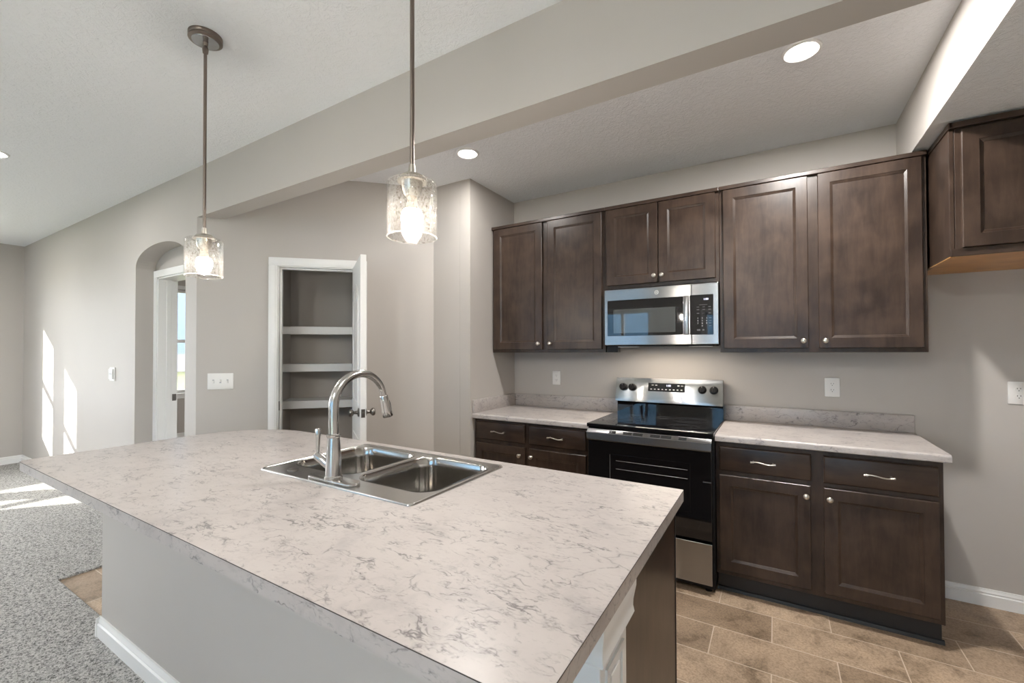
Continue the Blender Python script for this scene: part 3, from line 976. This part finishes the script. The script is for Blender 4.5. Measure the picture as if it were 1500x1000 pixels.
mtx = Matrix.Rotation(R(90), 4, 'X')
mb = MB().torus((-0.681, 2.9988, 1.787), 0.0125, 0.0011, mtx)
def curl(cx, cz, r, a0, a1, n=14):
    return [(cx + r * math.cos(R(a0 + (a1 - a0) * i / n)), 2.9985, cz + r * math.sin(R(a0 + (a1 - a0) * i / n))) for i in range(n + 1)]
for cx, cz, r, a0, a1 in ((-0.6855, 1.788, 0.004, 40, 330), (-0.676, 1.790, 0.003, 20, 280), (-0.676, 1.784, 0.0033, 90, 350)):
    mb.tube(curl(cx, cz, r, a0, a1), 0.0008, 6)
obj('emblem', mb, M['plate'], dr, smooth=50)
obj('vent_underside', MB().box(MX0 + 0.08, MX1 - 0.03, 3.04, 3.30, MZ0 - 0.008, MZ0 + 0.003, 0.002, 1), M['black'], t)
for xx in (-0.90, -0.42):
    obj('lamp_lens', MB().box(xx - 0.07, xx + 0.07, 3.05, 3.12, MZ0 - 0.014, MZ0 - 0.007, 0.004), M['plate'], t)
l = bpy.data.lights.new('cooktop_lamp', 'AREA')
l.shape = 'RECTANGLE'; l.size = 0.5; l.size_y = 0.06; l.energy = 1.6; l.color = (1.0, 0.86, 0.70)
o = bpy.data.objects.new('cooktop_lamp', l)
C.objects.link(o); o.parent = t; o.location = Vector((-0.66, 3.085, MZ0 - 0.017)) - top_origin(t)
obj('mounting_block', MB().box(-1.040, -0.962, 3.044, 3.10, 1.386, 1.436), M['black'], t)

# ------------------------------------------------------------------ island
t = thing('kitchen_island', 'painted island base with a white end post and dark cabinet end', 'island', (-1.6, 1.15, 0))
IX0, IX1, IY0, IY1 = -2.885, -0.277, 0.524, 1.603
obj('knee_wall', MB().box(-2.835, -0.4205, 0.797, 0.905, 0.0, CT - 0.039), M['paint'], t)
mb = MB().prism([(0.797 - d, 0.012 + h) for d, h in base_profile()], 'x', -2.849, -0.42)
mb.prism([(-2.835 - d, 0.012 + h) for d, h in base_profile()], 'y', 0.777, 0.905)
obj('baseboard', mb, M['white'], t, smooth=30)
mb = MB()
mb.box(-2.50, -2.485, 0.92, 1.56, 0.10, CT - 0.039); mb.box(-0.335, -0.318, 0.995, 1.56, 0.10, CT - 0.039); mb.box(-2.485, -0.335, 1.545, 1.56, 0.10, CT - 0.039); mb.box(-2.485, -0.43, 0.907, 0.92, 0.10, CT - 0.039); mb.box(-2.485, -0.335, 0.995, 1.545, 0.10, 0.115)
mb.box(-2.48, -0.34, 0.985, 1.49, 0.0, 0.10)
cb = obj('cabinet_box', mb, M['wood'], t)
obj('end_panel', MB().box(-0.317, -0.302, 0.997, 1.572, 0.0, CT - 0.039, 0.001, 1), M['wood'], t, label='dark wood end panel')
obj('edge_strip', MB().box(-0.318, -0.300, 1.572, 1.580, 0.0, CT - 0.039), M['kick'], t)
px0, px1, py0, py1 = -0.42, -0.299, 0.822, 0.996
post = obj('end_post', MB().box(px0, px1, py0, py1, 0.0, CT - 0.039, 0.002, 1), M['white'], t, label='white panelled end post')
mb = MB()
mb.prism([(py0 + 0.03, 0.16), (py1 - 0.03, 0.16), (py1 - 0.03, 0.755), (py0 + 0.03, 0.755)], 'x', px1 - 0.001, px1 + 0.005, holes=[[(py0 + 0.045, 0.175), (py1 - 0.045, 0.175), (py1 - 0.045, 0.74), (py0 + 0.045, 0.74)]])
mb.prism([(py0 + 0.06, 0.19), (py1 - 0.06, 0.19), (py1 - 0.06, 0.725), (py0 + 0.06, 0.725)], 'x', px1 - 0.001, px1 + 0.004)
obj('raised_panel', mb, M['white'], post)
cz = CT - 0.0395
cp = [(0.0, cz - 0.086), (0.020, cz - 0.082), (0.025, cz - 0.074), (0.021, cz - 0.060), (0.022, cz - 0.046), (0.027, cz - 0.028), (0.031, cz - 0.014), (0.031, cz)]
def ring_pts(d, z):
    return [Vector((px0, py0 - d * 1.2, z)), Vector((px1 + d * 0.68, py0 - d * 1.2, z)), Vector((px1 + d * 0.68, py1 + d * 0.35, z)), Vector((px0, py1, z))]
mb = MB().loft([ring_pts(d, z) for d, z in cp], True)
obj('crown_moulding', mb, M['white'], post, smooth=25)

# island worktop: rounded far-left corner, hole under the sink
def corner(cx, cy, r, a0, a1, n):
    return [(cx + r * math.cos(R(a0 + (a1 - a0) * k / n)), cy + r * math.sin(R(a0 + (a1 - a0) * k / n))) for k in range(n + 1)]
out = corner(IX0 + 0.03, IY0 + 0.03, 0.03, 180, 270, 6) + corner(IX1 - 0.004, IY0 + 0.004, 0.004, 270, 360, 2) + corner(IX1 - 0.004, IY1 - 0.004, 0.004, 0, 90, 2) + corner(IX0 + 0.43, IY1 - 0.43, 0.43, 90, 180, 20)
SX0, SX1, SY0, SY1 = -1.812, -0.970, 0.992, 1.540
t = thing('countertop', 'large marble-look island top with a rounded far corner, under the sink', 'countertop', (-1.6, 1.06, CT - 0.038), 'marble pattern worktops')
hole = [(SX0 + 0.012, SY0 + 0.085), (SX1 - 0.012, SY0 + 0.085), (SX1 - 0.012, SY1 - 0.012), (SX0 + 0.012, SY1 - 0.012)]
obj('worktop', MB().prism(out, 'z', CT - 0.038, CT, holes=[hole]), M['marble'], t)
def offset_poly(pts, d):
    n = len(pts); res = []
    for i in range(n):
        p0, p1, p2 = Vector(pts[i - 1]), Vector(pts[i]), Vector(pts[(i + 1) % n])
        a = (p1 - p0).normalized(); b = (p2 - p1).normalized()
        nn = (Vector((a.y, -a.x)) + Vector((b.y, -b.x))).normalized()
        res.append((p1.x + nn.x * d, p1.y + nn.y * d))
    return res
mb = MB().prism(offset_poly(out, 0.0006), 'z', CT - 0.0022, CT - 0.0004, holes=[out])
obj('laminate_seam', mb, M['seam'], t, label='thin dark seam along the top edge')

# ------------------------------------------------------------------ sink
t = thing('sink', 'double-bowl stainless drop-in sink set in the island top', 'sink', (-1.39, 1.27, CT))
RIM = CT + 0.006
B1 = (-1.786, -1.408, 1.112, 1.505)
B2 = (-1.374, -1.000, 1.102, 1.505)
outer = [(p.x, p.y) for p in rrect(SX0, SX1, SY0, SY1, 0.022, 0)]
outer_in = [(p.x, p.y) for p in rrect(SX0 + 0.010, SX1 - 0.010, SY0 + 0.010, SY1 - 0.010, 0.018, 0)]
h1 = [(p.x, p.y) for p in rrect(*B1, 0.075, 0)]
h2 = [(p.x, p.y) for p in rrect(*B2, 0.075, 0)]
mb = MB()
mb.prism(outer_in, 'z', RIM - 0.004, RIM - 0.001, holes=[h1, h2])
# raised rolled lip round the outside
lps = []
for d, z in ((0.0, CT + 0.0002), (0.0005, RIM - 0.002), (0.003, RIM + 0.0012), (0.007, RIM + 0.0012), (0.0105, RIM - 0.0015)):
    lps.append(rrect(SX0 + d, SX1 - d, SY0 + d, SY1 - d, 0.022 - d * 0.4, z))
mb.loft(lps, False)
obj('rim', mb, M['sink'], t, smooth=35)
for bx0, bx1, by0, by1 in (B1, B2):
    lps = []
    for d, z, r in ((-0.006, RIM + 0.0002, 0.080), (0.0, RIM - 0.001, 0.075), (0.003, RIM - 0.006, 0.073), (0.006, RIM - 0.05, 0.070), (0.010, RIM - 0.150, 0.066), (0.018, RIM - 0.172, 0.06), (0.036, RIM - 0.180, 0.05), (0.10, RIM - 0.183, 0.03)):
        lps.append(rrect(bx0 + d, bx1 - d, by0 + d, by1 - d, r, z))
    bs = obj('basin', MB().loft(lps, True), M['bowl'], t, smooth=60)
    cx, cy = (bx0 + bx1) / 2, (by0 + by1) / 2 + 0.02
    mb = MB().lathe([(0.057, RIM - 0.1835), (0.057, RIM - 0.180), (0.052, RIM - 0.179), (0.042, RIM - 0.181), (0.01, RIM - 0.1815)], c=(cx, cy, 0), segs=32)
    obj('drain', mb, M['chrome'], bs, smooth=40)
mb = MB().lathe([(0.021, RIM - 0.0015), (0.021, RIM + 0.002), (0.017, RIM + 0.0035), (0.004, RIM + 0.004)], c=(-1.672, 1.052, 0), segs=28)
obj('hole_cover', mb, M['dark_metal'], t, smooth=40, label='dark round plug in the spare hole')

# ------------------------------------------------------------------ faucet
FX, FY = -1.402, 1.040
t = thing('faucet', 'tall gooseneck pull-down faucet on the near edge of the sink', 'faucet', (FX, FY, RIM))
pl = [(p.x, p.y) for p in rrect(FX - 0.128, FX + 0.128, FY - 0.031, FY + 0.031, 0.0305, 0, 10)]
obj('deck_plate', MB().prism(pl, 'z', RIM - 0.001, RIM + 0.009, bev=0.003), M['chrome'], t, smooth=35)
mb = MB().lathe([(0.033, RIM + 0.009), (0.033, RIM + 0.016), (0.029, RIM + 0.020), (0.028, RIM + 0.06), (0.0235, RIM + 0.13), (0.0215, RIM + 0.158), (0.0245, RIM + 0.162), (0.0245, RIM + 0.170), (0.019, RIM + 0.173)], c=(FX, FY, 0), segs=36)
obj('body', mb, M['chrome'], t, smooth=40)
path, rad = [], []
r_arc = 0.121
zarc = 1.188
for z in (RIM + 0.170, RIM + 0.2, 1.14, zarc): path.append((FX, FY, z))
for k in range(1, 31):
    a = R(180 - 168 * k / 30)
    path.append((FX, FY + r_arc + r_arc * math.cos(a), zarc + r_arc * math.sin(a) * 1.0))
n = len(path)
rad = [0.0182 - 0.0045 * max(0.0, (i - 4) / (n - 5)) for i in range(n)]
obj('spout', MB().tube(path, rad, 24), M['chrome'], t, smooth=50)
pe = Vector(path[-1]); pd = (Vector(path[-1]) - Vector(path[-2])).normalized()
hd = [pe, pe + pd * 0.004, pe + pd * 0.030, pe + pd * 0.066, pe + pd * 0.090, pe + pd * 0.094]
head = obj('spray_head', MB().tube(hd, [0.0142, 0.0165, 0.0175, 0.0205, 0.0225, 0.020], 28), M['chrome'], t, smooth=50)
side = Vector((0, 1, 0.0)) - pd * pd.y
side.normalize()
mid = pe + pd * 0.055 + side * 0.020
mb = MB().tube([mid - pd * 0.026, mid - pd * 0.012, mid + pd * 0.016, mid + pd * 0.034], [0.004, 0.0065, 0.0065, 0.004], 12)
obj('spray_button', mb, M['slot'], head, smooth=50)
ls = Vector((FX - 0.016, FY - 0.006, RIM + 0.052))
le = Vector((FX - 0.062, FY - 0.022, RIM + 0.088))
mb = MB().tube([ls, ls.lerp(le, 0.5), le, le + (le - ls).normalized() * 0.010], [0.016, 0.0165, 0.017, 0.012], 20)
lv = obj('valve', mb, M['chrome'], t, smooth=50)
mb = MB().tube([le, le + Vector((0, 0, 0.02)), le + Vector((0.002, 0.0, 0.075)), le + Vector((0.003, 0.0, 0.098)), le + Vector((0.003, 0, 0.103))], [0.0065, 0.006, 0.0085, 0.0105, 0.007], 18)
obj('lever', mb, M['chrome'], lv, smooth=50)

# ------------------------------------------------------------------ pendants
def pendant(x, y, label):
    t = thing('pendant_light', label, 'pendant light', (x, y, ZC), 'pendant lights over the island')
    mb = MB().lathe([(0.062, ZC), (0.062, ZC - 0.010), (0.060, ZC - 0.013), (0.062, ZC - 0.015), (0.062, ZC - 0.022), (0.055, ZC - 0.026), (0.042, ZC - 0.028), (0.012, ZC - 0.030)], c=(x, y, 0), segs=40)
    cn = obj('canopy', mb, M['bronze'], t, smooth=35)
    mb = MB().lathe([(0.050, ZC - 0.0265), (0.049, ZC - 0.0285), (0.040, ZC - 0.0295), (0.014, ZC - 0.0305)], c=(x, y, 0), segs=40)
    obj('canopy_face', mb, M['steel'], cn, smooth=35, label='greyer face of the canopy')
    mb = MB().lathe([(0.010, ZC - 0.030), (0.010, ZC - 0.040), (0.007, ZC - 0.044), (0.010, ZC - 0.050), (0.012, ZC - 0.058), (0.010, ZC - 0.075), (0.006, ZC - 0.078)], c=(x, y, 0), segs=24)
    obj('swivel', mb, M['bronze'], cn, smooth=40)
    zt_, zb = 1.876, 1.716
    obj('rod', MB().cyl((x, y, zt_ + 0.012), (x, y, ZC - 0.070), 0.0062, 16), M['bronze'], t, smooth=40)
    mb = MB().lathe([(0.0085, zt_ + 0.045), (0.010, zt_ + 0.030), (0.011, zt_ + 0.020), (0.030, zt_ + 0.014), (0.040, zt_ + 0.004), (0.042, zt_ - 0.004)], c=(x, y, 0), segs=36)
    cp = obj('cap', mb, M['nickel'], t, smooth=40)
    mb = MB().lathe([(0.030, zt_ - 0.004), (0.027, zt_ - 0.030), (0.022, zt_ - 0.040), (0.018, zt_ - 0.046)], c=(x, y, 0), segs=28)
    obj('socket', mb, M['nickel'], cp, smooth=40)
    ro, th = 0.070, 0.0035
    prof = [(0.040, zt_ - 0.001), (ro - 0.010, zt_ - 0.002), (ro - 0.003, zt_ - 0.006), (ro, zt_ - 0.014), (ro, zb), (ro - th, zb), (ro - th, zt_ - 0.015), (ro - 0.010, zt_ - 0.006), (0.040, zt_ - 0.005)]
    mb = MB().lathe(prof, c=(x, y, 0), segs=48, cap0=False, cap1=False)
    sh = obj('shade', mb, M['seeded'], t, smooth=40, label='clear seeded glass cylinder')
    mb = MB().torus((x, y, zb), ro - th / 2, 0.0020, None, 48, 8)
    obj('rim', mb, M['glass_rim'], sh, smooth=60)
    mb = MB().lathe([(0.0135, zt_ - 0.046), (0.0140, zt_ - 0.060), (0.0175, zt_ - 0.075), (0.024, zt_ - 0.084)], c=(x, y, 0), segs=28)
    bb = obj('bulb_collar', mb, M['bulb_base'], t, smooth=60)
    mb = MB().lathe([(0.024, zt_ - 0.084), (0.0285, zt_ - 0.094), (0.0305, zt_ - 0.106), (0.029, zt_ - 0.118), (0.024, zt_ - 0.129), (0.015, zt_ - 0.136), (0.004, zt_ - 0.139)], c=(x, y, 0), segs=28)
    obj('bulb', mb, M['bulb'], t, smooth=60, label='glowing white bulb')
pendant(-0.872, 0.900, 'pendant with a seeded glass shade hanging nearer, in line with the sink')
pendant(-2.068, 0.900, 'pendant with a seeded glass shade hanging farther off, near the arch, its canopy visible')

# ------------------------------------------------------------------ recessed ceiling lights and added unseen fill lamps
def recessed(x, y, label, w=CAN_W, col=(1.0, 0.965, 0.925)):
    t = thing('recessed_light', label, 'recessed light', (x, y, ZC), 'recessed ceiling lights')
    mb = MB().lathe([(0.078, ZC), (0.076, ZC - 0.006), (0.068, ZC - 0.010), (0.054, ZC - 0.005), (0.052, ZC - 0.002)], c=(x, y, 0), segs=40)
    obj('trim_ring', mb, M['white'], t, smooth=40)
    obj('lens', MB().lathe([(0.052, ZC - 0.002), (0.051, ZC - 0.006), (0.03, ZC - 0.008), (0.003, ZC - 0.0085)], c=(x, y, 0), segs=32), M['lens'], t, smooth=40)
    l = bpy.data.lights.new('recessed_lamp', 'AREA')
    l.shape = 'DISK'; l.size = 0.11; l.energy = w; l.color = col; l.spread = R(180)
    o = bpy.data.objects.new('recessed_lamp', l)
    C.objects.link(o); o.parent = t; o.location = (0, 0, -0.014)
recessed(-1.780, 2.365, 'round recessed light in the kitchen ceiling above the corner wall', 4.5)
recessed(0.111, 2.337, 'bright round recessed light in the kitchen ceiling above the right base cabinet', 17.0)
recessed(-4.49, 0.685, 'recessed light cut off by the left edge, in the living room ceiling', 3.0)
t = thing('fill_dome', 'added unseen fill dome glowing on the ceiling behind the viewpoint', 'added fill light', (-0.5, -1.7, ZC))  # dome lamp added out of view for frontal fill
obj('base', MB().lathe([(0.19, ZC), (0.19, ZC - 0.03), (0.17, ZC - 0.035)], c=(-0.5, -1.7, 0), segs=40), M['bronze'], t, smooth=40)
obj('dome', MB().lathe([(0.168, ZC - 0.035), (0.16, ZC - 0.07), (0.12, ZC - 0.105), (0.06, ZC - 0.122), (0.004, ZC - 0.126)], c=(-0.5, -1.7, 0), segs=40), M['dome'], t, smooth=60)
for x, y in ((-6.6, 0.4), (-4.3, -1.7), (-6.6, -1.7)):  # recessed lamps added out of view to even out the light
    recessed(x, y, 'added recessed fill light in the ceiling, out of view', 6.0)

recessed(-6.0, 3.2, 'added unseen recessed light brightening the bedroom beyond the arch', 10.0)  # lamp added out of view because the bedroom was too dark

# ------------------------------------------------------------------ outlets, switches
def cover_plate(name, label, cat, x, z, w, h, y, kind, mtx=None, group=None, gangs=1):
    base = (x, y, z) if mtx is None else tuple(mtx @ Vector((x, y, z)))
    t = thing(name, label, cat, base, group)
    obj('cover_plate', MB().box(x - w / 2, x + w / 2, y - 0.006, y, z - h / 2, z + h / 2, 0.0025, mtx=mtx), M['plate'], t, smooth=30)
    for g in range(gangs):
        gx = x + (g - (gangs - 1) / 2) * 0.046
        if kind == 'outlet':
            for s in (-1, 1):
                zz = z + s * 0.0195
                pts = [(gx + 0.0165 * math.cos(R(a)), zz + 0.0140 * math.sin(R(a))) for a in range(0, 360, 20)]
                f = obj('receptacle', MB().prism(pts, 'y', y - 0.0078, y - 0.005, mtx=mtx), M['plate'], t)
                mb = MB()
                for sx in (-0.0062, 0.0062): mb.box(gx + sx - 0.0011, gx + sx + 0.0011, y - 0.0082, y - 0.0075, zz + 0.001, zz + 0.0085, mtx=mtx)
                mb.box(gx - 0.0022, gx + 0.0022, y - 0.0082, y - 0.0075, zz - 0.0085, zz - 0.0045, mtx=mtx)
                obj('slots', mb, M['slot'], f)
        else:
            obj('toggle', MB().box(gx - 0.005, gx + 0.005, y - 0.016, y - 0.005, z - 0.004 if g % 2 else z - 0.012, z + 0.012 if g % 2 else z + 0.004, 0.0015, mtx=mtx), M['plate'], t)
            obj('toggle_slot', MB().box(gx - 0.0062, gx + 0.0062, y - 0.0066, y - 0.0055, z - 0.0135, z + 0.0135, mtx=mtx), M['mark'], t)
G = 'white wall outlets'
cover_plate('wall_outlet', 'white double outlet on the back wall above the left counter', 'outlet', -1.606, 1.166, 0.074, 0.118, YB, 'outlet', group=G)
cover_plate('wall_outlet', 'white double outlet on the back wall above the right counter', 'outlet', 0.302, 1.162, 0.078, 0.118, YB, 'outlet', group=G)
cover_plate('wall_outlet', 'white double outlet at the right edge, in the empty refrigerator space', 'outlet', 1.106, 1.164, 0.080, 0.120, YB, 'outlet', group=G)
cover_plate('light_switch', 'wide white plate with three toggle switches between the arch and pantry', 'switch', 0.159, 1.180, 0.168, 0.118, 0.0, 'switch', mtx=M45, gangs=3)
t = thing('thermostat', 'small white wall control beside the arch, left of it', 'thermostat', (-5.18, YA, 1.197))
obj('wall_plate', MB().box(-5.236, -5.124, YA - 0.010, YA, 1.135, 1.258, 0.003), M['plate'], t)
obj('cover', MB().box(-5.222, -5.138, YA - 0.022, YA - 0.009, 1.150, 1.244, 0.005), M['white'], t, smooth=30)
obj('screen', MB().box(-5.208, -5.152, YA - 0.0232, YA - 0.0215, 1.190, 1.212), M['mark'], t)

# ------------------------------------------------------------------ pantry shelves
for z, lab in ((1.612, 'topmost white shelf in the open pantry'), (1.289, 'middle white shelf in the open pantry'), (0.972, 'lowest visible white shelf in the open pantry, just above the island')):
    t = thing('pantry_shelf', lab, 'shelf', tuple(M45 @ Vector((0.86, 0.6, z))), 'white pantry shelves')
    obj('board', MB().box(0.451, 1.269, 0.462, 0.759, z - 0.018, z, mtx=M45), M['white'], t)
    obj('front_edge', MB().box(0.451, 1.269, 0.450, 0.464, z - 0.066, z + 0.0005, 0.002, mtx=M45), M['white'], t)
    mb = MB().box(0.451, 0.465, 0.465, 0.759, z - 0.058, z - 0.0185, mtx=M45); mb.box(0.466, 1.269, 0.745, 0.759, z - 0.058, z - 0.0185, mtx=M45)
    obj('cleat', mb, M['white'], t)
